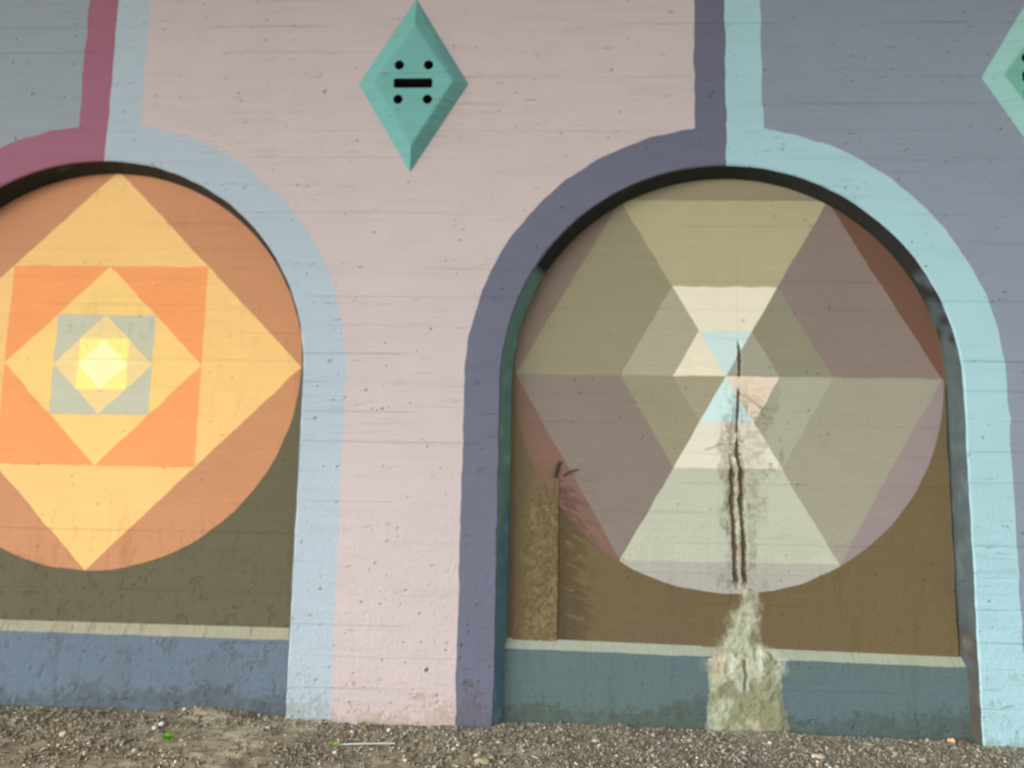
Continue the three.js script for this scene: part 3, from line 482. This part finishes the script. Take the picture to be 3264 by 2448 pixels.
scatter('leaf_litter', chip, 2400, () => { for (;;) { const [x, z] = spot(1.3, 1.0)(); if (rnd() < 0.25 + 0.75 * smooth(0.5, -2, x)) return [x, z]; } }, () => { const l = rr(0.010, 0.036); return [l, l * 0.5, l * rr(0.25, 0.5), 0.006]; }, () => { const u = rnd(), v = rr(0.8, 1.2); return u < 0.13 ? tone(210, 200, 174, v) : u < 0.6 ? tone(172, 158, 126, v) : tone(120, 102, 76, v); }, 'dry leaf bits and bark chips on the dirt', 'leaf litter', 0.5);
const strawG = new THREE.CylinderGeometry(0.5, 0.35, 1, 5); strawG.rotateZ(Math.PI / 2);
scatter('dry_straw', strawG, 500, spot(1.3, 1.0), () => { const w = rr(0.0015, 0.003); return [rr(0.03, 0.10), w, w, 0.006]; }, () => tone(196, 184, 152, rr(0.6, 1.1)), 'dry straws lying on the dirt', 'straw', 0.22);

// single things one can point to on the ground (their places read from the wall foot)
const G = (x, z, dy = 0) => [x, gy(x, z) + dy, z];
const mat = (t, r = 0.9) => new THREE.MeshStandardMaterial({ color: col(t), roughness: r, side: THREE.DoubleSide });
function leafGeo(l, w, bend) { const g = new THREE.PlaneGeometry(w, l, 4, 6), P = g.attributes.position; for (let i = 0; i < P.count; i++) { const t = P.getY(i) / l + 0.5, k = Math.sin(Math.PI * Math.min(1, t * 0.92 + 0.04)) ** 0.8; P.setXYZ(i, P.getX(i) * k, t * l * Math.cos(bend * t), t * l * Math.sin(bend * t) + Math.abs(P.getX(i)) * 0.3); } g.computeVertexNormals(); return g; }
function sprout(label, pos, n, size, t1) {
  const s = thing('green_sprout', label, 'sprout', pos);
  mesh('stem', new THREE.CylinderGeometry(0.0016, 0.0022, size * 0.7, 6).translate(0, size * 0.3, 0), mat(tone(120, 160, 70)), s);
  for (let k = 0; k < n; k++) { const g = leafGeo(size * rr(0.8, 1.15), size * rr(0.55, 0.75), rr(0.5, 0.9)); g.rotateX(rr(0.2, 0.7)); g.rotateY(k / n * 6.28 + rr(-0.3, 0.3)); g.translate(0, size * 0.45, 0); mesh('leaf', g, mat(t1), s); }
}
sprout('bright green seedling on the dirt below the left sill', G(-2.00, 0.42), 5, 0.044, tone(120, 196, 40));
sprout('pale green seedling at the left end of the white twig', G(-1.10, 0.44), 4, 0.034, tone(150, 205, 90));
sprout('small olive green seedling at the foot of the pink pier', G(-1.02, 0.08), 4, 0.034, tone(120, 150, 76));
{
  const c = new THREE.CatmullRomCurve3([[0, 0.012, 0], [0.10, 0.014, -0.015], [0.2, 0.013, -0.035], [0.30, 0.012, -0.05]].map(p => new THREE.Vector3(...p)));
  const t = thing('twig', 'thin bleached white twig on the dirt before the pink pier', 'twig', G(-1.085, 0.42));
  mesh('stick', new THREE.TubeGeometry(c, 20, 0.0058, 7), mat(tone(204, 204, 196)), t);
  mesh('side_shoot', new THREE.TubeGeometry(new THREE.CatmullRomCurve3([[0.27, 0.012, -0.045], [0.285, 0.03, -0.08], [0.30, 0.034, -0.11]].map(p => new THREE.Vector3(...p))), 8, 0.004, 6), mat(tone(196, 194, 182)), t);
}
const stone = (name, label, cat, pos, r, t, s, flat, grp) => tag(mesh(name, blob(r, 2, s, flat).translate(0, r * flat * 0.5, 0), mat(t), scene), label, cat, grp).position.set(...pos);
stone('stone', 'yellow tan stone in the corner where the right sill meets the jamb', 'stone', G(2.335, -0.055), 0.022, tone(224, 190, 130), 11, 0.9);
stone('stone', 'reddish brown lump beside the yellow stone at the right jamb', 'stone', G(2.385, -0.05), 0.026, tone(112, 88, 76), 12, 0.7);
stone('stone', 'flat pinkish pale stone on the gravel before the right sill', 'stone', G(1.45, 0.34), 0.032, tone(222, 200, 176), 13, 0.5);
stone('stone', 'tan flat stone near the bottom edge, right of the twig', 'stone', G(-0.30, 0.62), 0.036, tone(186, 172, 136), 14, 0.5);
stone('pebble', 'upper of two white pebbles below the left sill', 'pebble', G(-2.155, 0.17), 0.019, tone(224, 222, 212), 15, 0.6);
stone('pebble', 'lower of two white pebbles below the left sill', 'pebble', G(-2.165, 0.235), 0.017, tone(222, 220, 208), 16, 0.6);
stone('pebble', 'white pebble at the foot of the pale blue band', 'pebble', G(-1.55, 0.17), 0.020, tone(216, 216, 208), 17, 0.5);
stone('pebble', 'small white pebble right of the bright green seedling', 'pebble', G(-1.945, 0.38), 0.012, tone(230, 226, 210), 18, 0.6);
stone('pebble', 'cream stone left of the bright green seedling', 'pebble', G(-2.60, 0.37), 0.022, tone(214, 200, 164), 19, 0.6);

renderer.render(scene, camera);
